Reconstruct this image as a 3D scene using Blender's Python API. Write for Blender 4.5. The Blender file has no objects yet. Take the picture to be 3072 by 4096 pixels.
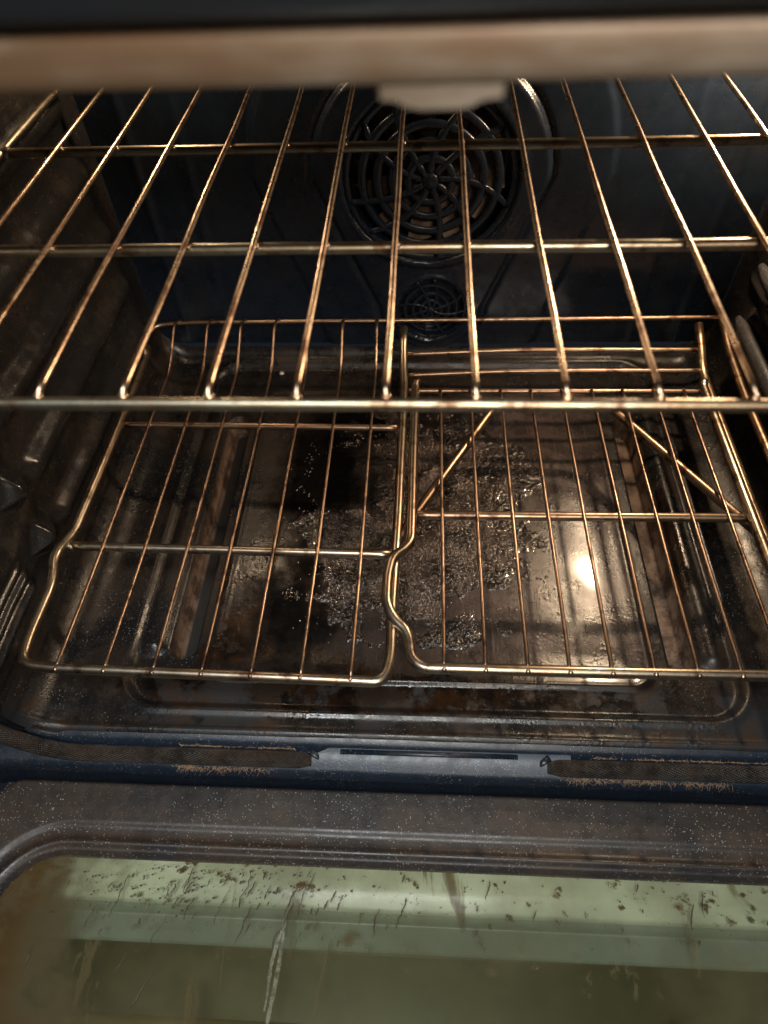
import bpy, bmesh, math, random
from mathutils import Vector, Matrix, noise
import numpy as np
random.seed(7)
sc = bpy.context.scene
COL = sc.collection
MM = 0.001

# ---------------------------------------------------------------- camera
cam_d = bpy.data.cameras.new("camera")
cam = bpy.data.objects.new("camera", cam_d); COL.objects.link(cam)
cr = Vector((0.99836527, 0.04399992, -0.03648007))
cu = Vector((-0.01175597, 0.78269032, 0.6223003))
cw = Vector((-0.05593376, 0.62085415, -0.78192809))
m = Matrix((cr, cu, -cw)).transposed().to_4x4()
m.translation = Vector((16.667, -226.404, 200.680)) * MM
cam.matrix_world = m
cam_d.sensor_fit = 'VERTICAL'; cam_d.sensor_height = 36.0
cam_d.lens = 2692.3 / 4096 * 36
cam_d.clip_start = 0.005; cam_d.clip_end = 50
cam_d.dof.use_dof = True
cam_d.dof.focus_distance = 0.56
cam_d.dof.aperture_fstop = 5.6
sc.camera = cam

# ---------------------------------------------------------------- world and light
wd = bpy.data.worlds.new("World"); sc.world = wd; wd.use_nodes = True
bg = wd.node_tree.nodes["Background"]
bg.inputs[0].default_value = (0.55, 0.72, 1.0, 1); bg.inputs[1].default_value = 0.016

def lamp(name, kind, loc, power, color, size=0.02, target=None, size_y=None):
    d = bpy.data.lights.new(name, kind); d.energy = power; d.color = color
    if kind == 'AREA':
        d.size = size
        if size_y: d.shape = 'RECTANGLE'; d.size_y = size_y
    else: d.shadow_soft_size = size
    o = bpy.data.objects.new(name, d); COL.objects.link(o); o.location = Vector(loc) * MM
    if target is not None:
        o.rotation_euler = (Vector(target) * MM - o.location).to_track_quat('-Z', 'Y').to_euler()
    return o
WARM = (1.0, 0.72, 0.46)
lamp("oven_lamp_right", 'POINT', (292, 378, 64), 5.6, WARM, 0.010)
lamp("oven_lamp_left", 'POINT', (-200, 380, 82), 0.8, WARM, 0.010)
lamp("kitchen_light", 'AREA', (-350, -900, 1500), 4.0, (0.70, 0.84, 1.0), 0.9, (0, 0, -300), 0.35)
kc = lamp("door_fill_light", 'AREA', (-60, -560, 1300), 4.5, (0.97, 0.98, 0.94), 0.55, (0, -170, -345), 0.25); kc.data.spread = math.radians(80)  # added fill that brightens the open door, no such fixture seen
lc = lamp("rail_fill_light", 'AREA', (250, -750, 600), 1.0, (1.0, 0.86, 0.72), 0.30, (0, -50, 150), 0.2); lc.data.spread = math.radians(50)  # added warm fill aimed at the top rail, its source is invented

sc.view_settings.view_transform = 'Standard'
sc.view_settings.look = 'None'
sc.view_settings.exposure = 0.0
sc.view_settings.gamma = 1.0
sc.render.engine = 'CYCLES'
sc.cycles.use_denoising = True
sc.cycles.max_bounces = 8
sc.cycles.transparent_max_bounces = 16
sc.cycles.caustics_reflective = False
sc.cycles.caustics_refractive = False

# ---------------------------------------------------------------- helpers
def link(name, me, mat, parent=None, **props):
    o = bpy.data.objects.new(name, me)
    if mat is not None:
        for k in (mat if isinstance(mat, (list, tuple)) else [mat]): me.materials.append(k)
    COL.objects.link(o)
    if parent is not None:
        o.parent = parent
        p = parent; inv = Vector((0, 0, 0))
        while p is not None: inv += p.location; p = p.parent
        o.location = -inv
        # geometry is written in world millimetres: cancel the parents' offset
    for k, v in props.items(): o[k] = v
    return o

def thing(name, loc, label, cat, group=None):
    o = bpy.data.objects.new(name, None); COL.objects.link(o)
    o.location = Vector(loc) * MM; o.empty_display_size = 0.02
    o['label'] = label; o['category'] = cat
    if group: o['group'] = group
    return o

class MB:
    """collects shapes, in millimetres, into one mesh"""
    def __init__(s): s.v = []; s.f = []; s.sm = []
    def add(s, vs, fs, smooth=True):
        b = len(s.v); s.v += [tuple(p) for p in vs]; s.f += [tuple(b + i for i in f) for f in fs]; s.sm += [smooth] * len(fs)
    def tube(s, path, r, n=12, cap=True, squash=None):
        P = [Vector(p) for p in path]
        T = []
        for i in range(len(P)):
            a = P[max(i - 1, 0)]; b = P[min(i + 1, len(P) - 1)]
            T.append((b - a).normalized())
        up = Vector((0, 0, 1)) if abs(T[0].z) < 0.9 else Vector((1, 0, 0))
        N = (up - T[0] * up.dot(T[0])).normalized()
        vs, fs = [], []
        for i, p in enumerate(P):
            if i:
                q = T[i - 1].rotation_difference(T[i]); N = q @ N
                N = (N - T[i] * N.dot(T[i])).normalized()
            B = T[i].cross(N)
            rr = r[i] if isinstance(r, (list, tuple)) else r
            for k in range(n):
                a = 2 * math.pi * k / n
                c, d = math.cos(a) * rr, math.sin(a) * rr
                if squash: c *= squash[0]; d *= squash[1]
                vs.append(p + N * c + B * d)
        for i in range(len(P) - 1):
            for k in range(n):
                k2 = (k + 1) % n
                fs.append((i * n + k, i * n + k2, (i + 1) * n + k2, (i + 1) * n + k))
        s.add(vs, fs, True)
        if cap:
            b = len(s.v) - len(vs)
            s.f.append(tuple(b + k for k in reversed(range(n)))); s.sm.append(False)
            s.f.append(tuple(b + (len(P) - 1) * n + k for k in range(n))); s.sm.append(False)
        return s
    def ball(s, c, r, sx=1, sy=1, sz=1, nu=10, nv=7):
        vs = []; fs = []
        for j in range(nv + 1):
            t = math.pi * j / nv
            for i in range(nu):
                a = 2 * math.pi * i / nu
                vs.append((c[0] + r * sx * math.sin(t) * math.cos(a), c[1] + r * sy * math.sin(t) * math.sin(a), c[2] + r * sz * math.cos(t)))
        for j in range(nv):
            for i in range(nu):
                i2 = (i + 1) % nu
                fs.append((j * nu + i, (j + 1) * nu + i, (j + 1) * nu + i2, j * nu + i2))
        s.add(vs, fs); return s
    def profile_x(s, prof, x0, x1, nx=2, closed=False, smooth=True):
        """extrude a (y,z) profile along x"""
        vs, fs = [], []; n = len(prof)
        for i in range(nx):
            x = x0 + (x1 - x0) * i / (nx - 1)
            vs += [(x, y, z) for y, z in prof]
        for i in range(nx - 1):
            for k in range(n if closed else n - 1):
                k2 = (k + 1) % n
                fs.append((i * n + k, (i + 1) * n + k, (i + 1) * n + k2, i * n + k2))
        s.add(vs, fs, smooth)
        if closed:
            b = len(s.v) - len(vs)
            s.f.append(tuple(b + k for k in range(n))); s.sm.append(False)
            s.f.append(tuple(b + (nx - 1) * n + k for k in reversed(range(n)))); s.sm.append(False)
        return s
    def box(s, x0, x1, y0, y1, z0, z1):
        s.add([(x, y, z) for x in (x0, x1) for y in (y0, y1) for z in (z0, z1)],
              [(0, 1, 3, 2), (4, 6, 7, 5), (0, 4, 5, 1), (2, 3, 7, 6), (0, 2, 6, 4), (1, 5, 7, 3)], False); return s
    def build(s, name, mat, parent=None, bevel=0, **props):
        me = bpy.data.meshes.new(name)
        me.from_pydata([(x * MM, y * MM, z * MM) for x, y, z in s.v], [], s.f)
        me.polygons.foreach_set('use_smooth', s.sm)
        if bevel:
            bm = bmesh.new(); bm.from_mesh(me)
            bmesh.ops.bevel(bm, geom=list(bm.edges), offset=bevel * MM, segments=3, affect='EDGES', profile=0.5)
            for f in bm.faces: f.smooth = True
            bm.to_mesh(me); bm.free()
        me.update()
        return link(name, me, mat, parent, **props)

def grid_mesh(name, X, Y, Z, mat, parent, attrs=None, flip=False, keep=None, **props):
    """X, Y, Z: 2-D arrays in mm"""
    nu, nv = X.shape
    co = np.stack([X, Y, Z], -1).reshape(-1, 3) * MM
    idx = np.arange(nu * nv).reshape(nu, nv)
    a, b, c, d = idx[:-1, :-1], idx[1:, :-1], idx[1:, 1:], idx[:-1, 1:]
    F = np.stack([a, b, c, d] if not flip else [a, d, c, b], -1).reshape(-1, 4)
    if keep is not None:
        k = keep.reshape(-1)
        F = F[k[F].all(1)]
        used = np.unique(F); mp = -np.ones(nu * nv, int); mp[used] = np.arange(len(used))
        co = co[used]; F = mp[F]
    else: used = None
    me = bpy.data.meshes.new(name)
    me.vertices.add(len(co)); me.vertices.foreach_set('co', co.reshape(-1))
    me.loops.add(len(F) * 4); me.loops.foreach_set('vertex_index', F.reshape(-1).astype(np.int32))
    me.polygons.add(len(F)); me.polygons.foreach_set('loop_start', np.arange(len(F), dtype=np.int32) * 4)
    me.polygons.foreach_set('use_smooth', np.ones(len(F), bool))
    me.update(calc_edges=True)
    for n, A in (attrs or {}).items():
        at = me.attributes.new(n, 'FLOAT', 'POINT'); v = A.reshape(-1)
        at.data.foreach_set('value', (v if used is None else v[used]).astype(np.float32))
    return link(name, me, mat, parent, **props)

def ss(e0, e1, x):
    t = np.clip((x - e0) / (e1 - e0), 0, 1); return t * t * (3 - 2 * t)
def rrect(X, Y, x0, x1, y0, y1, r):
    """signed distance to a rounded rectangle"""
    cx, cy = (x0 + x1) / 2, (y0 + y1) / 2
    dx = np.abs(X - cx) - (x1 - x0) / 2 + r; dy = np.abs(Y - cy) - (y1 - y0) / 2 + r
    return np.hypot(np.maximum(dx, 0), np.maximum(dy, 0)) + np.minimum(np.maximum(dx, dy), 0) - r
def bead(d, w, h): return h * np.exp(-(d / w) ** 2)
def round_path(pts, r=10, n=7):
    P = [Vector(p) for p in pts]; out = [P[0]]
    for i in range(1, len(P) - 1):
        a, b, c = P[i - 1], P[i], P[i + 1]
        u = (a - b); v = (c - b); ri = r[i - 1] if isinstance(r, (list, tuple)) else r
        L = min(ri, u.length * .48, v.length * .48)
        p0 = b + u.normalized() * L; p1 = b + v.normalized() * L
        for k in range(n + 1):
            t = k / n; out.append(p0 * (1 - t) ** 2 + b * 2 * t * (1 - t) + p1 * t * t)
    out.append(P[-1]); return out
def dense(path, step=12):
    out = [Vector(path[0])]
    for a, b in zip(path, path[1:]):
        a, b = Vector(a), Vector(b); n = max(1, int((b - a).length / step))
        for k in range(1, n + 1): out.append(a.lerp(b, k / n))
    return out
def wobble(path, amp=0.35, sc_=0.012, seed=0):
    out = []
    for p in dense(path):
        q = Vector(p) * sc_ + Vector((seed * 7.3, seed * 3.1, 0))
        out.append(Vector(p) + Vector((noise.noise(q), 0, noise.noise(q + Vector((9, 9, 9))))) * amp)
    return out

# ---------------------------------------------------------------- materials
class NT:
    def __init__(s, name):
        s.m = bpy.data.materials.new(name); s.m.use_nodes = True
        s.t = s.m.node_tree; s.N = s.t.nodes; s.L = s.t.links
        s.b = s.N["Principled BSDF"]; s.out = s.N["Material Output"]
        s.tc = s.N.new("ShaderNodeTexCoord").outputs["Object"]
    def set(s, node, sock, v):
        i = node.inputs[sock]
        if hasattr(v, 'is_output'): s.L.new(v, i)
        elif isinstance(v, (tuple, list)) and len(v) == 3 and i.type == 'RGBA': i.default_value = (*v, 1)
        else: i.default_value = v
    def map(s, scale, loc=(0, 0, 0), rot=(0, 0, 0)):
        n = s.N.new("ShaderNodeMapping"); s.L.new(s.tc, n.inputs[0])
        n.inputs["Scale"].default_value = scale; n.inputs["Location"].default_value = loc; n.inputs["Rotation"].default_value = rot
        return n.outputs[0]
    def noise(s, scale, detail=6, rough=.55, vec=None, dist=0):
        n = s.N.new("ShaderNodeTexNoise"); s.L.new(vec or s.tc, n.inputs["Vector"])
        n.inputs["Scale"].default_value = scale; n.inputs["Detail"].default_value = detail
        n.inputs["Roughness"].default_value = rough; n.inputs["Distortion"].default_value = dist
        return n.outputs["Fac"]
    def voro(s, scale, out="Distance", vec=None, feature='F1'):
        n = s.N.new("ShaderNodeTexVoronoi"); s.L.new(vec or s.tc, n.inputs["Vector"])
        n.inputs["Scale"].default_value = scale; n.feature = feature; return n.outputs[out]
    def rng(s, v, a, b, c=0., d=1.):
        n = s.N.new("ShaderNodeMapRange"); n.interpolation_type = 'SMOOTHSTEP'
        for k, x in zip(("Value", "From Min", "From Max", "To Min", "To Max"), (v, a, b, c, d)): s.set(n, k, x)
        return n.outputs[0]
    def math(s, op, a, b=0.):
        n = s.N.new("ShaderNodeMath"); n.operation = op; s.set(n, 0, a); s.set(n, 1, b); return n.outputs[0]
    def mix(s, f, a, b):
        n = s.N.new("ShaderNodeMix"); n.data_type = 'RGBA'
        s.set(n, 0, f); s.set(n, 6, a); s.set(n, 7, b); return n.outputs[2]
    def fmix(s, f, a, b):
        n = s.N.new("ShaderNodeMix"); s.set(n, 0, f); s.set(n, 2, a); s.set(n, 3, b); return n.outputs[0]
    def attr(s, name):
        n = s.N.new("ShaderNodeAttribute"); n.attribute_name = name; return n.outputs["Fac"]
    def xyz(s):
        n = s.N.new("ShaderNodeSeparateXYZ"); s.L.new(s.tc, n.inputs[0]); return n.outputs
    def bump(s, h, dist=0.001, strength=1.0, nrm=None):
        n = s.N.new("ShaderNodeBump"); s.set(n, "Height", h)
        n.inputs["Distance"].default_value = dist; n.inputs["Strength"].default_value = strength
        if nrm: s.L.new(nrm, n.inputs["Normal"])
        return n.outputs[0]
    def p(s, **k):
        for a, v in k.items(): s.set(s.b, a.replace('_', ' '), v)
        return s

def specks(t, scale, size, share):
    """white enamel flecks: small dots in a share of the voronoi cells"""
    n = t.N.new("ShaderNodeTexVoronoi"); t.L.new(t.tc, n.inputs["Vector"]); n.inputs["Scale"].default_value = scale
    s = t.N.new("ShaderNodeSeparateColor"); t.L.new(n.outputs["Color"], s.inputs[0])
    pick = t.math('GREATER_THAN', s.outputs[0], 1 - share)
    sz = t.math('MULTIPLY', s.outputs[1], size)
    return t.math('MULTIPLY', pick, t.math('LESS_THAN', n.outputs["Distance"], sz))

def enamel(name, base=(.012, .013, .016), grime=(.045, .024, .013), g0=.45, g1=.65, rough=.22, grough=.45,
           sp=.35, spshare=.35, gscale=14, wav=.0006, spcol=(.42, .42, .40), peel=.00012):
    t = NT(name)
    big = t.noise(gscale, 8, .62); fine = t.noise(170, 5, .6)
    g = t.rng(t.math('ADD', t.math('MULTIPLY', big, .8), t.math('MULTIPLY', fine, .2)), g0, g1)
    col = t.mix(g, base, grime)
    col = t.mix(t.rng(t.noise(55, 6), .35, .75, 0, .5), col, (base[0] * .5, base[1] * .5, base[2] * .5))
    s = t.math('MULTIPLY', specks(t, 900, sp, spshare), t.rng(t.noise(24, 4, .6), .38, .62, .15, 1.))
    col = t.mix(t.math('MULTIPLY', s, .75), col, spcol)
    r = t.fmix(g, rough, grough)
    r = t.math('ADD', r, t.rng(t.noise(90, 4), .3, .8, -.04, .12))
    h = t.math('ADD', t.math('MULTIPLY', t.noise(22, 2), wav * 1000), t.math('MULTIPLY', t.noise(700, 2), peel * 1000))
    h = t.math('ADD', h, t.math('MULTIPLY', s, .12))
    t.p(Base_Color=col, Roughness=r, Normal=t.bump(h, .001), IOR=1.5)
    return t

M = {}
M['wall'] = enamel('wall_enamel', (.017, .0165, .0165), (.030, .022, .016), .46, .68, .19, .32, sp=.25, spshare=.22, wav=.0008).m
M['back'] = enamel('back_enamel', (.011, .017, .028), (.014, .016, .020), .45, .7, .20, .34, sp=.2, spshare=.10, wav=.0008).m
M['lip'] = enamel('lip_enamel', (.008, .015, .027), (.020, .018, .018), .50, .75, .38, .48, sp=.34, spshare=.4, wav=.0002).m
M['plate'] = enamel('plate_enamel', (.045, .060, .085), (.06, .055, .05), .50, .75, .40, .5, sp=.38, spshare=.5, wav=.0003).m
M['door'] = enamel('door_enamel', (.026, .024, .024), (.042, .028, .020), .42, .60, .36, .46, sp=.36, spshare=.32, wav=.0002, spcol=(.60, .60, .58)).m

# floor: grime map, slot lining and wiped metal by attribute
t = enamel('floor_enamel', (.010, .010, .0105), (.024, .016, .011), .40, .60, .23, .38, sp=.34, spshare=.35, wav=.0003)
col = t.b.inputs['Base Color'].links[0].from_socket; rough = t.b.inputs['Roughness'].links[0].from_socket
nrm = t.b.inputs['Normal'].links[0].from_socket
# baked-on amber film near the front and dark burnt puddles
burn = t.rng(t.math('ADD', t.noise(11, 9, .68), t.math('MULTIPLY', t.attr('burn'), .55)), .72, .80)
col = t.mix(burn, col, t.mix(t.rng(t.noise(60, 5), .4, .65), (.004, .003, .0025), (.020, .009, .004)))
plate = t.attr('plate')
col = t.mix(t.math('MULTIPLY', t.rng(t.noise(13, 10, .72), .52, .56), .75), col, (.022, .0165, .0135))
pcol = t.mix(t.rng(t.noise(30, 8, .7), .38, .62), (.060, .040, .034), (.014, .010, .0085))
col = t.mix(t.math('MULTIPLY', plate, t.math('SUBTRACT', 1., burn)), col, pcol)
scr = t.rng(t.noise(9, 3, .6, t.map((60, 2.5, 8), rot=(0, 0, .5))), .62, .66)
col = t.mix(t.math('MULTIPLY', t.math('MULTIPLY', scr, plate), .25), col, (.22, .18, .14))
slot = t.attr('slot')
col = t.mix(slot, col, t.mix(t.rng(t.noise(45, 6, .7), .42, .6), (.17, .11, .075), (.05, .028, .018)))
col = t.mix(t.attr('deep_shade'), col, (.012, .011, .010))  # shade in the left slot's bottom, painted into the colour
rough = t.fmix(plate, rough, t.rng(t.noise(26, 6, .7), .35, .65, .20, .32))
rough = t.fmix(slot, t.fmix(burn, rough, .16), .6)
bead_h = t.math('MULTIPLY', t.rng(t.voro(240), 0, .6, 1, 0), t.rng(t.noise(40, 3), .5, .62))
nrm = t.bump(t.math('ADD', t.math('MULTIPLY', bead_h, .25), t.math('MULTIPLY', t.noise(120, 6, .7), .25)), .001, .7, nrm)
x = t.xyz()
fr_ = t.rng(x[1], .0, .03, 1., 0.)
rag = t.rng(t.noise(11, 12, .74), .48, .56)
col = t.mix(t.math('MULTIPLY', fr_, rag), col, t.mix(t.rng(t.noise(45, 5), .5, .66), (.015, .016, .018), (.024, .014, .009)))
rough = t.fmix(t.math('MULTIPLY', fr_, rag), rough, .42)
sco = t.rng(t.math('ADD', t.attr('scorch'), t.math('MULTIPLY', t.math('SUBTRACT', t.noise(16, 10, .75), .5), 1.5)), .22, .80)
col = t.mix(sco, col, (.0028, .0024, .0022)); rough = t.fmix(sco, rough, .62)
t.p(Coat_Weight=t.math('MULTIPLY', plate, t.math('SUBTRACT', .55, t.math('MULTIPLY', sco, .55))), Coat_Roughness=.115)
t.p(Base_Color=col, Roughness=rough, Normal=nrm, IOR=t.fmix(sco, t.fmix(plate, 1.42, 1.5), 1.10))
M['floor'] = t.m

# burnt bubbled food residue
t = NT('burnt_crust')
a = t.noise(35, 7, .7)
col = t.mix(t.rng(a, .42, .62), (.005, .0035, .003), (.050, .034, .026))
vs_ = t.voro(420); vb = t.voro(190)
h = t.math('ADD', t.math('MULTIPLY', t.rng(vs_, 0, .55, 1, 0), .5), t.math('MULTIPLY', t.rng(vb, 0, .6, 1, 0), 1.0))
h = t.math('ADD', h, t.math('MULTIPLY', t.noise(260, 5, .65), .9))
t.p(Base_Color=col, Roughness=t.rng(t.noise(150, 3), .3, .7, .10, .30), Normal=t.bump(h, .0007, 1.0), IOR=1.6)
t.p(Coat_Weight=.6, Coat_Roughness=.08)
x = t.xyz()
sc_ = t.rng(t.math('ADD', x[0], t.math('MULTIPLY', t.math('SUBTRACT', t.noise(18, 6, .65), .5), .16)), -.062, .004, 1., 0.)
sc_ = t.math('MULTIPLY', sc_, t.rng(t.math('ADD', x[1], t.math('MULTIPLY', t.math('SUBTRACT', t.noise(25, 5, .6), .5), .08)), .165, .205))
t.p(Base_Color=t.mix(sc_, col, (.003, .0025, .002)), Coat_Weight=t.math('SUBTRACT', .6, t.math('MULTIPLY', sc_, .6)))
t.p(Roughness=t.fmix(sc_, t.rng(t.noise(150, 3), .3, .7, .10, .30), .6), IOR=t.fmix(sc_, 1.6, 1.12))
M['crust'] = t.m

t = NT('blister_glint'); t.p(Base_Color=t.mix(t.rng(t.noise(600, 2), .4, .6), (.34, .27, .22), (.10, .07, .055)), Metallic=.75, Roughness=.26); M['blister'] = t.m  # pale metallic colour puts glints into the blister domes

def wire_mat(name, c0, c1, c2, rough=.24, pit=.0):
    t = NT(name)
    f = t.noise(11, 5, .7); g = t.noise(55, 6, .65)
    col = t.mix(t.rng(f, .35, .65), c0, c1)
    col = t.mix(t.rng(g, .50, .66), col, c2)
    t.p(Base_Color=col, Metallic=1.0, Roughness=t.rng(g, .3, .75, rough, rough + .12),
        Normal=t.bump(t.math('ADD', t.noise(500, 3, .5), t.math('MULTIPLY', t.rng(t.noise(200, 2), .70, .76), 2.0)), .0003, .16))
    return t.m
M['wire'] = wire_mat('tinted_wire', (.42, .28, .195), (.32, .22, .155), (.10, .06, .045), .28)
M['wire_top'] = wire_mat('worn_wire', (.62, .48, .34), (.50, .34, .23), (.16, .085, .055), .25)
M['tube'] = wire_mat('rack_tube', (.42, .31, .21), (.34, .22, .145), (.11, .06, .04), .31)
M['tube_top'] = wire_mat('top_rack_tube', (.40, .37, .28), (.30, .22, .14), (.12, .07, .04), .32)
M['tube_low'] = wire_mat('low_rack_tube', (.42, .36, .27), (.33, .235, .16), (.11, .07, .05), .28)

t = NT('grimy_frame')
f = t.noise(7, 7, .6, t.map((.6, 1, 2.2))); g = t.noise(60, 6, .6, t.map((.25, 1, 1.6)))
col = t.mix(t.rng(f, .40, .60), (.33, .305, .26), (.13, .085, .05)); col = t.mix(t.rng(g, .5, .7, 0, .6), col, (.14, .075, .035))
t.p(Base_Color=col, Roughness=.5, Metallic=.25, Normal=t.bump(g, .0005, .5)); M['frame'] = t.m

t = NT('black_panel'); t.p(Base_Color=(.012, .014, .018), Roughness=.35); M['panel'] = t.m
t = NT('dark_void'); t.p(Base_Color=(.006, .006, .006), Roughness=.8); M['deep_shade'] = t.m
t = NT('fan_steel'); t.p(Base_Color=t.mix(t.rng(t.noise(40, 5), .4, .6), (.50, .36, .24), (.24, .16, .11)), Metallic=.4, Roughness=.45); M['fan'] = t.m

t = NT('woven_gasket')
def wv(t, axis, k, ph=0):
    return t.math('SINE', t.math('ADD', t.math('MULTIPLY', axis, k), ph))
wa = wv(t, t.math('ADD', t.attr('run'), t.math('MULTIPLY', t.attr('turn'), 1.3)), 3.2); wb = wv(t, t.math('SUBTRACT', t.math('MULTIPLY', t.attr('turn'), 11.0), t.attr('run')), 1.6)
w = t.math('MULTIPLY', wa, wb)
dirt = t.rng(t.noise(28, 6, .6), .45, .62)
col = t.mix(t.rng(w, -.3, .6), t.mix(t.rng(t.noise(15, 5), .4, .6), (.010, .008, .007), (.022, .018, .016)), t.mix(t.rng(t.noise(90, 6, .7), .4, .62), (.20, .18, .165), (.05, .043, .038))); col = t.mix(t.math('MULTIPLY', dirt, .45), col, (.10, .062, .042))
t.p(Base_Color=col, Roughness=.5, Metallic=.35, Normal=t.bump(w, .0009, 1.0)); M['gasket'] = t.m
t = NT('frayed_fibre'); t.p(Base_Color=(.30, .19, .11), Roughness=.7); M['fibre'] = t.m

# door glass: thin clear pane with fat film and run marks
t = NT('door_glass')
film = t.rng(t.noise(7, 5, .6), .35, .75, .03, .30)
runs = t.rng(t.noise(34, 6, .62, t.map((1.0, .22, 1), rot=(0, 0, -.45)), .6), .60, .655)
x = t.xyz()
edge = t.rng(x[1], -.325, -.20, 1., 0.)       # thicker near the oven side of the pane
edge = t.rng(t.math('ADD', x[1], t.math('MULTIPLY', t.noise(9, 2), .06)), -.190, -.09, 0., 1.)
blot = t.math('MULTIPLY', t.rng(t.noise(90, 7, .7), .60, .64), edge)
left = t.rng(t.math('ADD', x[0], t.math('MULTIPLY', t.noise(12, 4), .16)), -.215, -.10, 1., 0.)
brown = t.math('MAXIMUM', t.math('MULTIPLY', runs, .55), t.math('MAXIMUM', blot, t.math('MULTIPLY', left, t.rng(t.noise(20, 6, .7), .32, .55, .25, .9))))
tr = t.N.new('ShaderNodeBsdfTransparent'); tr.inputs[0].default_value = (.96, .97, .92, 1)
df = t.N.new('ShaderNodeBsdfDiffuse'); t.L.new(t.mix(brown, (.22, .20, .11), (.070, .034, .009)), df.inputs[0])
gl = t.N.new('ShaderNodeBsdfGlossy'); gl.inputs['Roughness'].default_value = .06
fr = t.N.new('ShaderNodeFresnel'); fr.inputs[0].default_value = 1.8
m1 = t.N.new('ShaderNodeMixShader'); t.L.new(t.math('MAXIMUM', film, t.math('MULTIPLY', brown, .92)), m1.inputs[0]); t.L.new(tr.outputs[0], m1.inputs[1]); t.L.new(df.outputs[0], m1.inputs[2])
m2 = t.N.new('ShaderNodeMixShader'); t.L.new(fr.outputs[0], m2.inputs[0]); t.L.new(m1.outputs[0], m2.inputs[1]); t.L.new(gl.outputs[0], m2.inputs[2])
t.L.new(m2.outputs[0], t.out.inputs[0]); M['glass'] = t.m
t = NT('inner_glass')
tr = t.N.new('ShaderNodeBsdfTransparent'); tr.inputs[0].default_value = (.93, .95, .89, 1)
gl = t.N.new('ShaderNodeBsdfGlossy'); gl.inputs['Roughness'].default_value = .05
fr = t.N.new('ShaderNodeFresnel'); fr.inputs[0].default_value = 1.5
m2 = t.N.new('ShaderNodeMixShader'); t.L.new(fr.outputs[0], m2.inputs[0]); t.L.new(tr.outputs[0], m2.inputs[1]); t.L.new(gl.outputs[0], m2.inputs[2])
t.L.new(m2.outputs[0], t.out.inputs[0]); M['glass2'] = t.m
def plain(name, c, r=.5, metal=0., var=.25, sc_=20):
    t = NT(name); k = tuple(v * (1 - var) for v in c)
    t.p(Base_Color=t.mix(t.rng(t.noise(sc_, 5), .35, .65), c, k), Roughness=r, Metallic=metal); return t.m
M['mint'] = plain('mint_band', (.66, .70, .54), .5)
M['sage'] = plain('sage_band', (.25, .285, .23), .4)
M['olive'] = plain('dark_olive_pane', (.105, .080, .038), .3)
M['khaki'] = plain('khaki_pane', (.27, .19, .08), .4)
t = NT('dried_residue')
tr = t.N.new('ShaderNodeBsdfTransparent'); df = t.N.new('ShaderNodeBsdfDiffuse'); df.inputs[0].default_value = (.26, .25, .19, 1)
mx = t.N.new('ShaderNodeMixShader'); t.L.new(t.rng(t.noise(180, 5, .7), .35, .6, .08, .75), mx.inputs[0]); t.L.new(tr.outputs[0], mx.inputs[1]); t.L.new(df.outputs[0], mx.inputs[2])
t.L.new(mx.outputs[0], t.out.inputs[0]); M['dried'] = t.m
M['drip'] = plain('brown_grease', (.055, .028, .008), .4)
M['crumb'] = plain('pale_crumb', (.75, .70, .60), .6)

# ================================================================ the oven
F = -317.0            # height of the cavity floor
XL, XR, YB, ZC = -298.0, 342.0, 425.0, 125.0
CX = (XL + XR) / 2
oven = thing('oven', (CX, 200, F), 'black enamelled oven with greasy floor and its glass door hanging open', 'oven')

# ---- floor pan with pressed recess, centre plate, slots and side bulges
xs = np.arange(XL, XR + .1, 2.0); ys = np.concatenate([np.arange(-44, 30, 1.0), np.arange(30, YB + .1, 2.0)])
X, Y = np.meshgrid(xs, ys, indexing='ij')
nz = np.array([[noise.fractal(Vector((a * .012, b * .012, 3)), 1, 2, 3) for b in ys] for a in xs])
Z = np.full_like(X, F) + nz * .5
d_out = rrect(X, Y, -229, 275, -17, 408, 32)
d_pl = rrect(X, Y, -161, 205, 10, 366, 16)
Z += -5.0 * (1 - ss(-5, 2, d_out)) + bead(d_out - 4, 3, 1.6)
Z += bead(d_pl, 3.0, 2.6) + 1.5 * (1 - ss(-5, 0, d_pl))
# the plate is tilted a little to steer the lamp's highlight
Z += -(1 - ss(-30, 0, d_pl)) * (1.6 + .005 * (X - CX) + .0 * Y)
sl = np.minimum(rrect(X, Y, -199, -177, 26, 322, 11), rrect(X, Y, 223, 246, 24, 322, 11))
br = np.minimum(rrect(X, Y, -214 - 1, -214 + 1, 38, 330, 1), rrect(X, Y, 259 - 1, 259 + 1, 36, 330, 1))
Z += 7.0 * np.cos(np.clip(br / 13, 0, 1) * math.pi / 2) ** 1.4 * (1 - ss(-6, 4, -sl))
Z += -26 * (1 - ss(-2.5, 0.5, sl))
# rolled-up sides and back
R = 38.0
for dd in (X - XL, XR - X):
    t_ = np.clip((R - dd) / R, 0, 1); Z += R * (1 - np.sqrt(np.maximum(1 - t_ ** 2, 0)))
Rb = 22.0
t_ = np.clip((Rb - (YB - Y)) / Rb, 0, 1); Z += Rb * (1 - np.sqrt(np.maximum(1 - t_ ** 2, 0)))
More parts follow.
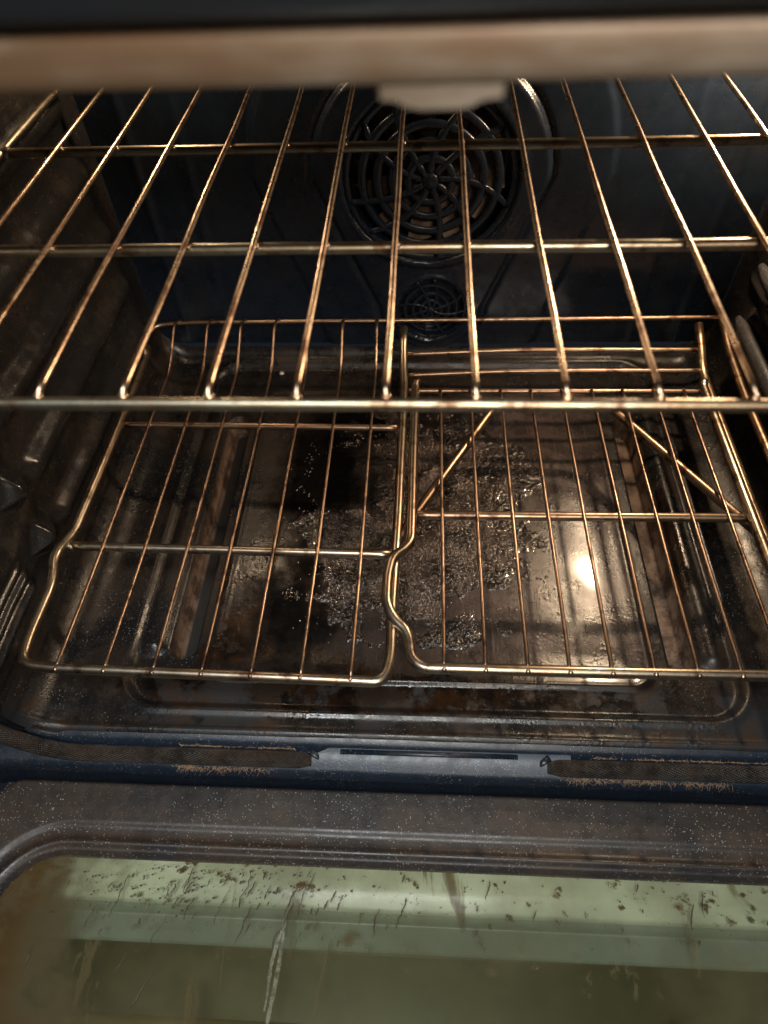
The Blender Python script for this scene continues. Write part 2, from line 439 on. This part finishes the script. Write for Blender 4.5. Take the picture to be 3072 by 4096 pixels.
# front edge bead then roll over
Z += bead(Y + 37, 3.0, 2.0) - 3.0 * (1 - ss(-44, -40, Y))
slot = 1 - ss(-.8, .8, sl)
deep_shade = (1 - ss(-4.2, -3.0, sl)) * (X < 0)
burn = np.exp(-((Y + 2) / 26) ** 2) * (.45 + .3 * np.exp(-((X + 20) / 170) ** 2)) + .9 * np.exp(-(((X - 5) / 130) ** 2 + ((Y - 300) / 95) ** 2)) \
    + .95 * np.exp(-(((X + 100) / 75) ** 2 + ((Y - 110) / 120) ** 2)) + .75 * np.exp(-(((X - 248) / 12) ** 2 + ((Y - 140) / 75) ** 2))
scorch = np.exp(-(((X + 62) / 78) ** 2 + ((Y - 235) / 105) ** 2) ** 1.3) * 1.05 + .75 * np.exp(-(((X + 95) / 55) ** 2 + ((Y - 70) / 60) ** 2)) + .4 * np.exp(-((X - 20) / 150) ** 2 - ((Y - 335) / 40) ** 2)
plate = (1 - ss(-4, 0, d_pl)) * (.08 + .92 * ss(-60, 110, X))
grid_mesh('floor_pan', X, Y, Z, M['floor'], oven, dict(slot=slot, deep_shade=deep_shade, scorch=scorch, burn=burn, plate=plate))

# ---- side walls with pressed rack guides
LEV = [-239 + 57 * k for k in range(6)]
def side_wall(x0, sgn):
    ys = np.arange(-40, YB + .1, 2.0); zs = np.arange(F + 36, ZC + 19, 1.3)
    Y, Z = np.meshgrid(ys, zs, indexing='ij')
    h = np.zeros_like(Y)
    for zc in LEV:
        rear = ss(112, 128, Y) * (1 - ss(380, 398, Y))
        front = ss(-30, -18, Y) * (1 - ss(48, 60, Y))
        if sgn > 0:
            for off, hh, w_ in ((-8, 9, 11.0),):
                h += hh * np.exp(-np.abs((Z - (zc + off)) / w_) ** 2.4) * rear
            for off, hh, w_ in ((-10, 6, 3.2), (3, 5, 2.6), (12, 3, 2.0)):
                h += hh * np.exp(-np.abs((Z - (zc + off)) / w_) ** 2.2) * front
        else:
            h += 6 * np.exp(-np.abs((Z - (zc + 23)) / 9.0) ** 2.8) * ss(-30, -18, Y) * (1 - ss(350, 366, Y))
            h += 3 * np.exp(-np.abs((Z - (zc - 8)) / 3.5) ** 2.2) * rear
        a = np.abs(Y - 92) / 21 + np.abs(Z - (zc + 1)) / 19
        h += 12 * (1 - ss(.15, 1.1, a)) * (1 if sgn > 0 else .3)
        a = np.hypot((Y - 112) / 7, (Z - (zc + 18)) / 10)
        h -= 4 * np.exp(-a ** 2)
    h += np.array([[noise.fractal(Vector((a * .018, b * .018, sgn * 5)), 1, 2, 2) for b in zs] for a in ys]) * 1.6
    h *= ss(-40, -30, Y) * (1 - ss(YB - 14, YB - 2, Y)) * ss(F + 36, F + 50, Z)
    Xw = x0 + sgn * h
    return Xw, Y, Z
for x0, sgn in ((XL, 1), (XR, -1)):
    Xw, Yw, Zw = side_wall(x0, sgn)
    grid_mesh('side_wall', Xw, Yw, Zw, M['wall'], oven, flip=sgn > 0)

M['guide'] = enamel('guide_enamel', (.040, .040, .043), (.030, .026, .024), .42, .66, .40, .5, sp=.4, spshare=.5, wav=.0003).m
for zc in LEV[:5]:
    mb = MB(); p = dense([(XR - 13, -15, zc + 23), (XR - 13, 356, zc + 23)], 10)
    n_ = len(p); mb.tube(p, [7.5 * min(1, .45 + .25 * i, .45 + .25 * (n_ - 1 - i)) for i in range(n_)], 16, squash=(1, .9)); mb.build('rack_guide', M['guide'], oven)
# ---- back wall with the embossed fan shield
xs = np.arange(XL, XR + .1, 2.0); zs = np.arange(F + 20, ZC + 19, 2.0)
X, Z = np.meshgrid(xs, zs, indexing='ij')
FX, FZ, FR = 21.0, -104.0, 82.0
SX, SZ, SR = 24.0, -247.0, 38.0
def taper(X, Z, ra, rb):
    t = np.clip((FZ - Z) / (FZ - SZ), 0, 1); cx = FX + (SX - FX) * t; cz = FZ + (SZ - FZ) * t
    return np.hypot(X - cx, Z - cz) - (ra + (rb - ra) * t)
d1 = taper(X, Z, 113, 56); d2 = taper(X, Z, 172, 128)
Yb = YB - 5.0 * (1 - ss(-4, 2, d1)) - 3.0 * (1 - ss(-5, 3, d2)) + bead(d1 - 2, 3, 2.0)
for xb, hb in ((-262, 1.6), (-212, 1.2), (254, 1.2), (305, 1.6)): Yb -= hb * np.exp(-((X - xb) / 5) ** 2)
df_ = np.hypot(X - FX, Z - FZ); ds_ = np.hypot(X - SX, Z - SZ)
Yb += -2.0 * bead(df_ - (FR + 5), 5, 1) + 30 * (1 - ss(FR - 1, FR + 1.5, df_)) + 20 * (1 - ss(SR - 1, SR + 1.5, ds_)) - 2.5 * bead(ds_ - (SR + 3), 2.5, 1)
Yb += np.array([[noise.fractal(Vector((a * .01, b * .01, 11)), 1, 2, 3) for b in zs] for a in xs]) * .8
grid_mesh('back_wall', X, Yb, Z, M['back'], oven, flip=False)

# ---- ceiling
MB().box(XL, XR, -25, YB, ZC + 18, ZC + 22).build('ceiling_panel', M['wall'], oven)

# ---- fan covers: concentric rings tied by swept spokes
def grille(cx, cz, R, y, rings, nsp, tw, w):
    mb = MB()
    for rr in rings:
        n = 56
        pts = [(cx + R * rr * math.cos(a), y + 3.0 * rr * rr, cz + R * rr * math.sin(a)) for a in [2 * math.pi * k / n for k in range(n + 1)]]
        mb.tube(pts, w, 8, cap=False, squash=(1.0, .4))
    for k in range(nsp):
        a0 = 2 * math.pi * k / nsp + .2
        pts = []
        for j in range(13):
            t = j / 12; rr = .06 + .92 * t
            a = a0 + tw * t + (.16 if k % 2 else -.1) * t
            pts.append((cx + R * rr * math.cos(a), y + 3.0 * rr * rr - .4, cz + R * rr * math.sin(a)))
        mb.tube(pts, w * .8, 8, squash=(1.0, .42))
    mb.ball((cx, y - 1, cz), R * .10, 1, .35, 1)
    return mb
grille(FX, FZ, FR, YB - 9, (.25, .43, .61, .79, .98), 9, -.45, 4.3).build('fan_cover', M['back'], oven)
grille(SX, SZ, SR, YB - 8, (.30, .52, .76, 1.0), 8, .35, 1.9).build('vent_cover', M['back'], oven)
fan = MB(); fan.ball((FX, YB + 14, FZ), 17, 1, .4, 1, 20, 8)
fan = fan.build('fan', M['fan'], oven)
for k in range(11):
    a = 2 * math.pi * k / 11; ca, sa = math.cos(a), math.sin(a)
    mb = MB(); vs = []
    for rr, wd_, ty in ((18, 6, 4), (48, 12, 6), (72, 13, 9)):
        for s_ in (-1, 1):
            for dy in (-.4, .4):
                vs.append((FX + ca * rr - sa * wd_ * s_, YB + 12 + ty * s_ + dy, FZ + sa * rr + ca * wd_ * s_))
    fs = []
    for b in (0, 4): fs += [(b, b + 4, b + 6, b + 2), (b + 1, b + 3, b + 7, b + 5), (b, b + 1, b + 5, b + 4), (b + 2, b + 6, b + 7, b + 3)]
    fs += [(0, 2, 3, 1), (8, 9, 11, 10)]
    mb.add(vs, fs, False); mb.build('blade', M['fan'], fan)

# ---- opening frame: grimy top rail with latch plate, black fascia above
prof = [(-49.5, 139.4), (-51, 140.6), (-51.5, 144), (-51.5, 149.6), (-50.5, 151.4), (-46, 152.5), (-26, 152.5), (-26, 142), (-32, 140.5), (-44, 139.4)]
MB().profile_x(prof, -420, 460, 30, True).build('top_rail', M['frame'], oven)
mb = MB(); yy0, yy1 = -48.5, -44
pts = [(5.3, 141), (35, 141), (34.9, 135.6), (30, 135.1), (27.5, 133.8), (24, 133.4), (15, 133.3), (11.5, 134.0), (9.5, 135.2), (5.4, 135.6)]
n = len(pts); vs = [(x, yy0, z) for x, z in pts] + [(x, yy1, z) for x, z in pts]
mb.add(vs, [tuple(range(n)), tuple(reversed(range(n, 2 * n)))] + [(i, i + n, (i + 1) % n + n, (i + 1) % n) for i in range(n)], False)
mb.build('latch_plate', M['frame'], oven, bevel=.35)
mb = MB(); mb.profile_x([(-50, 153.2), (-56, 154.4), (-58, 157), (-60, 300), (-20, 300), (-20, 153.2)], -430, 470, 12, True)
mb.build('control_fascia', M['panel'], oven)
for x0, x1 in ((XL - 60, XL), (XR, XR + 60)):
    MB().box(x0, x1, -48, -36, F - 28, 150).build('side_jamb', M['lip'], oven, bevel=1.5)

# ---- front lip below the floor pan
prof = [(-40, F + .2), (-44, F - 1.0), (-46.5, F - 3), (-48, F - 6), (-50, F - 8.5), (-55, F - 10), (-60, F - 11), (-63.5, F - 13), (-65.5, F - 17), (-66, F - 24), (-66, F - 60)]
MB().profile_x(prof, XL - 70, XR + 70, 60).build('front_lip', M['lip'], oven)
# raised bar pressed into the lip between the two gasket ends
mb = MB(); mb.tube(round_path([(-44, -49.5, F - 4.2), (92, -49.5, F - 4.2)], 2), 1.7, 10, squash=(.8, 1.2)); mb.build('pressed_bar', M['lip'], oven)

mb = MB(); rows = []
for k in range(9):
    u = k / 8; y = -45.5 - 16.0 * u; z = F - 3.6 - 5.6 * u - 1.4 * math.sin(u * math.pi) * -1
    rows.append([(-50 - 34 * u + (182 + 30 * u - -1 * 4 * u) * j / 40, y, z) for j in range(41)])
vs = [p for q in rows for p in q]
mb.add(vs, [(a * 41 + b, a * 41 + b + 1, (a + 1) * 41 + b + 1, (a + 1) * 41 + b) for a in range(8) for b in range(40)])
mb.build('seal_plate', M['plate'], oven)

# ---- woven gasket, two runs with cut ends
def gasket(path, r):
    p = dense(path, 4); mb = MB()
    n = len(p); rr = [r * min(1, .72 + i / 8) for i in range(n)]
    mb.tube(p, rr, 16, squash=(.95, .80)); mb.rings = n; return mb
def gasket_run(o, rings):
    me = o.data; nv = rings * 16; run = [0.0] * len(me.vertices); turn = [0.0] * len(me.vertices)
    for i in range(min(nv, len(run))): run[i] = (i // 16) * 4.0; turn[i] = abs(8 - (i % 16)) * 2 * math.pi / 16
    for nm, v in (('run', run), ('turn', turn)): me.attributes.new(nm, 'FLOAT', 'POINT').data.foreach_set('value', v)
    return o
gl_path = round_path([(-66, -55.5, F - 8.0), (-270, -56, F - 6.5), (XL - 10, -54, F + 34), (XL - 12, -52, 120)], [90, 60], 12)
gr_path = round_path([(114, -55.5, F - 8.0), (318, -56, F - 6.5), (XR + 10, -54, F + 34), (XR + 12, -52, 120)], [90, 60], 12)
mb = gasket(gl_path, 7.8); g1 = gasket_run(mb.build('gasket', M['gasket'], oven), mb.rings)
mb = gasket(gr_path, 7.8); g2 = gasket_run(mb.build('gasket', M['gasket'], oven), mb.rings)
def fray(par, x0, x1, n, yoff=-62, up=False):
    mb = MB(); fc = [random.uniform(x0, x1) for _ in range(13)]
    for _ in range(n):
        c_ = fc[min(len(fc) - 1, int(random.random() ** 1.3 * len(fc)))]; x = min(x1, max(x0, random.gauss(c_, 7))); L = random.uniform(1.2, 7) * random.uniform(.35, 1) ** 1.5
        y = yoff + random.uniform(-1, 1); z = F - 12 + random.uniform(-1.5, 1)
        if up: y = -48.5; z = F - 4 + random.uniform(-1, 1); L *= .45
        dx = random.uniform(-.9, .9); dy = random.uniform(-1, .1) if not up else random.uniform(-.6, .4); dz = random.uniform(-.8, .3) if not up else random.uniform(0, .6)
        q = Vector((dx, dy, dz)).normalized()
        p0 = Vector((x, y, z)); p1 = p0 + q * L * .5; p2 = p0 + q * L + Vector((dx, 0, -.6)) * L * .2
        mb.tube([p0, p1, p2], [.24, .18, .08], 4, cap=False)
    mb.build('frayed_fibres', M['fibre'], par, kind='stuff')
fray(g1, -170, -72, 420); fray(g1, -170, -80, 260, up=True)
fray(g2, 122, 250, 620); fray(g2, 150, 300, 420, up=True)
for gx, s_, g_ in ((-62, 1, g1), (110, -1, g2)):
    mb = MB(); a = (gx - 6 * s_, -49.5, F - 3.6); b = (gx + 5 * s_, -56, F - 8.5)
    mb.tube([a, ((a[0] + b[0]) / 2, -53, F - 4.5), b], [2.2, 2.0, 1.0], 8, squash=(.5, 1.2)); mb.build('clip', M['lip'], g_)

# ---- open door lying below the lip
DZ = -345.0
dx0, dx1, dy0 = CX - 342, CX + 342, -70.0
gx0, gx1, gy0 = -292.0, 336.0, -124.0     # glass opening
xs = np.arange(dx0, dx1 + .1, 2.5); ys = np.arange(-560, dy0 + .1, 1.0)
ys = np.concatenate([np.arange(-560, -280, 5.0), np.arange(-280, dy0 + .1, 1.0)])
X, Y = np.meshgrid(xs, ys, indexing='ij')
dg = rrect(X, Y, gx0, gx1, -520, gy0, 46)
dd = rrect(X, Y, dx0, dx1, -560, dy0, 22)
Z = DZ - 1.8 * (1 - ss(19.0, 24.0, dg)) - 5 * (1 - ss(-1, 5, dg)) + bead(dg - 8.5, 3.2, 3.4) + bead(dg - 2.6, 1.3, 1.6)
Z -= 14 * ss(-4, 3, dd) ** 2
Z += np.array([[noise.noise(Vector((a * .02, b * .02, 30))) for b in ys] for a in xs]) * .35
door = grid_mesh('door', X, Y, Z, M['door'], oven, keep=(dg > -1.5))
mb = MB(); mb.box(gx0 - 6, gx1 + 6, -526, gy0 + 6, DZ - 9.5, DZ - 6.2); mb.build('glass_pane', M['glass'], door)
# under the glass: stepped pale and sage bands, second pane, olive base, khaki step
mb = MB()
mb.profile_x([(-115, DZ - 13), (-131, DZ - 13.5), (-148, DZ - 14), (-150, DZ - 16), (-151, DZ - 20)], gx0 + 12, gx1 + 30, 20); mb.build('pale_band', M['mint'], door)
mb = MB()
mb.profile_x([(-150, DZ - 20.5), (-156, DZ - 21), (-157, DZ - 19), (-159, DZ - 19), (-160, DZ - 21), (-173, DZ - 22), (-175, DZ - 26)], gx0 + 12, gx1 + 30, 20); mb.build('sage_step', M['sage'], door)
mb = MB(); mb.box(gx0 - 20, gx1 + 20, -540, -110, DZ - 40, DZ - 38); mb.build('olive_base', M['olive'], door)
mb = MB(); mb.profile_x([(-217, DZ - 37.5), (-219, DZ - 35), (-221, DZ - 34), (-540, DZ - 34)], gx0 + 2, gx1 - 2, 10); mb.build('khaki_step', M['khaki'], door)
mb = MB(); mb.box(gx0 - 10, gx1 + 10, -530, -176, DZ - 27, DZ - 24); mb.build('inner_pane', M['glass2'], door)
# dried runs and spots on the glass
mb = MB()
def strip(mb, pts, w, z, th=.25):
    P = [Vector((x, y, 0)) for x, y in pts]; vs = []; fs = []
    for i, p in enumerate(P):
        a = P[max(0, i - 1)]; b = P[min(len(P) - 1, i + 1)]; d = (b - a).normalized(); nn = Vector((-d.y, d.x, 0))
        ww = w * (.35 + .65 * math.sin(math.pi * min(1, max(0, (i + .6) / len(P))))) * random.uniform(.7, 1.25)
        for k, hh in ((-1, 0), (-.5, th), (.5, th), (1, 0)): vs.append((p.x + nn.x * ww * k, p.y + nn.y * ww * k, z + hh))
    for i in range(len(P) - 1):
        for k in range(3): fs.append((i * 4 + k, i * 4 + k + 1, (i + 1) * 4 + k + 1, (i + 1) * 4 + k))
    mb.add(vs, fs)
GZ = DZ - 6.1
strip(mb, [(-77 - 4 * t + 1.2 * math.sin(t * 5), -150 - 90 * t) for t in [k / 26 for k in range(27)]], 1.5, GZ, .1)
strip(mb, [(-77 - 8 * t + 1.2 * math.sin(t * 7 + 1), -152 - 60 * t) for t in [k / 22 for k in range(23)]], 1.3, GZ + .05, .1)
mb.build('dried_run', M['dried'], door)
mb = MB()
for _ in range(110):
    x = random.gauss(-120, 75) if random.random() < .75 else random.uniform(-270, 300)
    y = -127 - abs(random.gauss(0, 26))
    L = random.uniform(5, 26) * (1 if random.random() < .3 else .22); pts = []; xx, yy = x, y; a = random.uniform(-.4, .1)
    for k in range(10):
        pts.append((xx, yy)); xx -= L / 9 * (.45 + a * .4 + random.uniform(-.6, .6)) * .8; yy -= L / 9 * random.uniform(.6, 1.4)
    strip(mb, pts, random.uniform(.22, .6), GZ)
for _ in range(190):
    x = random.uniform(-270, 330) if random.random() < .35 else random.gauss(-165, 50); y = -127 - abs(random.gauss(0, 14)); r_ = random.uniform(.25, .9)
    mb.ball((x, y, GZ), r_, random.uniform(.7, 1.8), 1, .4, 7, 5)
mb.build('grease_drips', M['drip'], door, kind='stuff')

# ================================================================ racks
def weld(mb, p, r): mb.ball(p, r, 1.15, 1.0, .8)
# ---- top rack
top = thing('oven_rack', (CX, 190, -4), 'upper full-width wire rack of copper-tinted rods across the middle of the oven', 'oven rack', 'wire racks in the oven')
XT0, XT1 = -284.0, 328.0
mb = MB(); mb.tube(wobble(round_path([(XT0 + 2, 392, -4), (XT0, 372, -4), (XT0, 6, -4.5), (XT0 + 8, -2, -4.8), (XT1 - 8, -2, -4.8), (XT1, 6, -4.5), (XT1, 392, -4)], 10), .2), 3.1, 14)
mb.build('frame_tube', M['tube_top'], top)
for y, r_ in ((128.7, 3.4), (258, 3.4), (386, 3.4)):
    mb = MB(); mb.tube(wobble([(XT0, y, -5), (XT1, y, -5)], .4, .02, y), r_, 14); weld(mb, (XT0 + 3, y, -4), 4.4); weld(mb, (XT1 - 3, y, -4), 4.4)
    mb.build('crossbar', M['tube_top'], top)
for i in range(-6, 8):
    x = i * 40.0
    mb = MB()
    path = wobble([(x, -1.0, -1.2), (x, 8, 0), (x, 388, 0)], .9, .010, i + 20)
    mb.tube(path, 1.65, 10)
    weld(mb, (x, .2, -2.2), 2.2)
    for yy in (127, 256.5): mb.ball((x + random.uniform(-.6, .6) + 1.2, yy - 1.4, -1.9), 1.5)
    for _ in range(random.randint(2, 5)):
        yy = random.uniform(15, 370); mb.ball((x + random.choice((-1, 1)) * 1.3, yy, random.uniform(-.6, 1.0)), random.uniform(.4, .8), 1, random.uniform(1, 2), 1, 7, 5)
    mb.build('wire', M['wire_top'], top)

# ---- lower rack: outer frame, left field of wires, turned-up rear, brace for the insert
Z0 = -242.0
low = thing('oven_rack', (20, 180, Z0), 'lower rack with its wires on the left half and an open bay on the right', 'oven rack', 'wire racks in the oven')
rt = 4.15
mb = MB()
mb.tube(wobble(round_path([(-276, 345, Z0), (-272.5, 236, Z0), (-274, 98, Z0), (-283, 76, Z0 + 1), (-275, 50, Z0), (-276, 4, Z0), (-274, -20, Z0), (-250, -22.5, Z0), (-30, -26.5, Z0), (-8.5, -27, Z0), (-4, -8, Z0 - 1), (-5, 30, Z0 - 2),
        (-3, 120, Z0 - 2), (-2, 285, Z0 - 1), (-3.5, 308, Z0 + 2), (-4, 328, Z0 + 8), (-4, 352, Z0 + 19)], [60, 40, 12, 12, 10, 16, 16, 10, 16, 16, 30, 40, 20, 14, 14], 6), .25), rt, 14)
mb.build('frame_tube', M['tube_low'], low)
mb = MB()
mb.tube(wobble(round_path([(-275, 330, Z0 + 2), (-281, 350, Z0 + 3), (-276, 374, Z0 + 7), (-240, 376, Z0 + 9), (282, 374, Z0 + 14), (322, 374, Z0 + 14)], [14, 22, 22, 10, 5], 7), .3), 2.4, 12)
mb.build('rear_rod', M['tube'], low)
mb = MB()
mb.tube(round_path([(322, 376, Z0 + 14), (322, 332, Z0 + 3), (321, 270, Z0), (321, 0, Z0), (318, -14, Z0 - 6)], [30, 20, 10, 6], 7), 4.0, 12)
mb.build('side_rail', M['tube'], low)
def bar(pts, r, name='crossbar', mat='tube', par=low, rad=12):
    mb = MB(); mb.tube(wobble(round_path(pts, rad), .2), r, 12); weld(mb, Vector(pts[0]), r * 1.25); weld(mb, Vector(pts[-1]), r * 1.25)
    return mb.build(name, M[mat], par)
bar([(-274, 88, Z0 - 3.5), (-6, 84, Z0 - 3.5)], 3.9, mat='tube_low')
bar([(-272, 232, Z0 - 3.5), (-5, 229, Z0 - 3.5)], 3.3)
mb = MB(); mb.tube(wobble(round_path([(291, 20, Z0 - 2), (291, 130, Z0 - 3), (292, 285, Z0 - 3), (292, 308, Z0 - 3), (292, 328, Z0 + 8), (292, 355, Z0 + 20)], 12), .3), 4.2, 14)
mb.build('inner_tube', M['tube'], low)
bar([(-4, 328, Z0 + 4), (110, 330, Z0 + 8), (292, 329, Z0 + 8)], 2.6, rad=30)
bar([(-4, 306, Z0 - 5), (100, 308, Z0 - 1), (292, 308, Z0 - 1)], 2.6, rad=30)
bar([(-4, 283, Z0 - 5), (292, 282, Z0 - 5)], 2.6)
bar([(-4, 102, Z0 - 9), (88, 268, Z0 - 9), (194, 268, Z0 - 9), (293, 112, Z0 - 9)], 4.2, 'brace', rad=14)
for i in range(7):
    x = -244.7 + 35.5 * i; mb = MB()
    mb.tube(wobble(round_path([(x, -24 - .3 * i, Z0 + 2.0), (x, -16, Z0 + 3.2), (x, 120, Z0), (x, 300, Z0 - 1), (x, 312, Z0 + 1), (x, 358, Z0 + 22), (x, 377, Z0 + 12)], [6, 40, 30, 10, 10], 4), .5, .012, i), 1.5, 10)
    mb.ball((x, -25 - .3 * i, Z0 + 2.6), 2.1)
    mb.build('wire', M['wire'], low)

# ---- insert rack on the right half
ins = thing('oven_rack', (150, 130, Z0), 'small half-width insert rack with stepped side tube, right of the centre', 'oven rack', 'wire racks in the oven')
mb = MB()
mb.tube(wobble(round_path([(10, 290, Z0 + 3), (9, 284, Z0), (8.5, 160, Z0), (8.5, 96, Z0), (4, 87, Z0 + 1), (-6, 77, Z0 + 3), (-9, 60, Z0 + 3), (-9, 34, Z0 + 3), (-3, 22, Z0 + 2), (6, 14, Z0 + 1), (9, 5, Z0), (10, -8, Z0), (18, -15.5, Z0), (150, -15.5, Z0), (278, -15, Z0), (286, -6, Z0), (286, 120, Z0), (286, 284, Z0), (287, 290, Z0 + 3)],
        [6, 20, 9, 7, 7, 12, 10, 8, 8, 8, 7, 8, 30, 8, 8, 20, 20], 6), .2), rt, 14)
mb.build('frame_tube', M['tube_low'], ins)
bar([(9, 125, Z0 - 3.5), (286, 126, Z0 - 3.5)], 3.9, par=ins)
for i in range(9):
    x = 33.7 + 29.17 * i; mb = MB()
    mb.tube(wobble(round_path([(x, -16.5, Z0 + 1.5), (x, -8, Z0 + 3), (x, 120, Z0 + .5), (x, 281, Z0 - 1)], [5, 40], 5), .5, .012, i + 50), 1.5, 10)
    mb.ball((x, -17.5, Z0 + 2.2), 2.2)
    mb.build('wire', M['wire'], ins)

# ================================================================ burnt spill on the floor
st = .9
xs = np.arange(-125, 145, st); ys = np.arange(40, 345, st)
X, Y = np.meshgrid(xs, ys, indexing='ij')
def fld(s_, o, oct_=4): return np.array([[noise.fractal(Vector((a * s_, b * s_, o)), .9, 2, oct_) for b in ys] for a in xs])
N1 = fld(.028, 1, 6); N2 = fld(.06, 7, 4)
e = np.minimum(np.hypot((X - 10) / 118, (Y - 190) / 138), np.hypot((X - 70) / 62, (Y - 215) / 85))
body = 1.0 - e + N1 * .36 + N2 * .16
hgt = np.clip(body * 8, 0, 1) ** .7
vor = np.zeros_like(X)
for i, a in enumerate(xs):
    for j, b in enumerate(ys):
        if body[i, j] > -.02:
            dist, _ = noise.voronoi(Vector((a * .28, b * .28, 0)))
            vor[i, j] = max(0, .55 - dist[0])
bub = np.clip(N2 * 1.6 + .55, 0, 1)
Hc = hgt * (.5 + .7 * np.clip(N1 + .3, 0, 1)) + hgt * vor * 1.2 * bub
def plate_z(x, y): return F - 5.0 + .5 * noise.fractal(Vector((x * .012, y * .012, 3)), 1, 2, 3) + 1.5 - (1.6 + .005 * (x - CX))
base = np.array([[plate_z(a, b) for b in ys] for a in xs])
Zc = base - .3 + Hc
crust = grid_mesh('burnt_spill', X, Y, Zc, M['crust'], None, keep=body > -.015, label='bubbly black burnt food spill crusted on the centre of the oven floor', category='burnt spill')
crust['kind'] = 'stuff'
# blisters: small domes standing on the crust and scattered round it
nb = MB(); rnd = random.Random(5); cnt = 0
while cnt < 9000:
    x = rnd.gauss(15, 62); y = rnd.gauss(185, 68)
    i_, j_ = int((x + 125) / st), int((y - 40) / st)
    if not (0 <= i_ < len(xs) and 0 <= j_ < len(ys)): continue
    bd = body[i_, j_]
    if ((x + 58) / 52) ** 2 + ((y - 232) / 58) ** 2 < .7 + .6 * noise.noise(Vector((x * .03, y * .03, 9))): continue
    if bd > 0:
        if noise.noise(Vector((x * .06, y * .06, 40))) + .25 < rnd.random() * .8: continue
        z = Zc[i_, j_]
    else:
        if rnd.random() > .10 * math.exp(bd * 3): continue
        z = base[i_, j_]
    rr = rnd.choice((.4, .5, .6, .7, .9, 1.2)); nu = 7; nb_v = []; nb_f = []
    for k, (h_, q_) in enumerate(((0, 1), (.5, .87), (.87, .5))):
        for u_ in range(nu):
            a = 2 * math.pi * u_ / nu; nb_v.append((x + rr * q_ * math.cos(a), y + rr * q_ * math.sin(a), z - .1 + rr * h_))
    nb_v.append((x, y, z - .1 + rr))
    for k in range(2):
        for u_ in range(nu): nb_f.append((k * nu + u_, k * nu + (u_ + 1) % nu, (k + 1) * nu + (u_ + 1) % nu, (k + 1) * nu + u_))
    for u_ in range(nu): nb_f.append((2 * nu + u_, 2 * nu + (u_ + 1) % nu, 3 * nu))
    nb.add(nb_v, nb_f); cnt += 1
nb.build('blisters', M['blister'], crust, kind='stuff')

# pale crumb at the rear of the floor
mb = MB(); mb.ball((-152, 396, F - 2.5), 2.4, 1.2, 1, .8)
o = mb.build('crumb', M['crumb'], None, label='tiny pale crumb lying at the rear left of the oven floor', category='crumb')
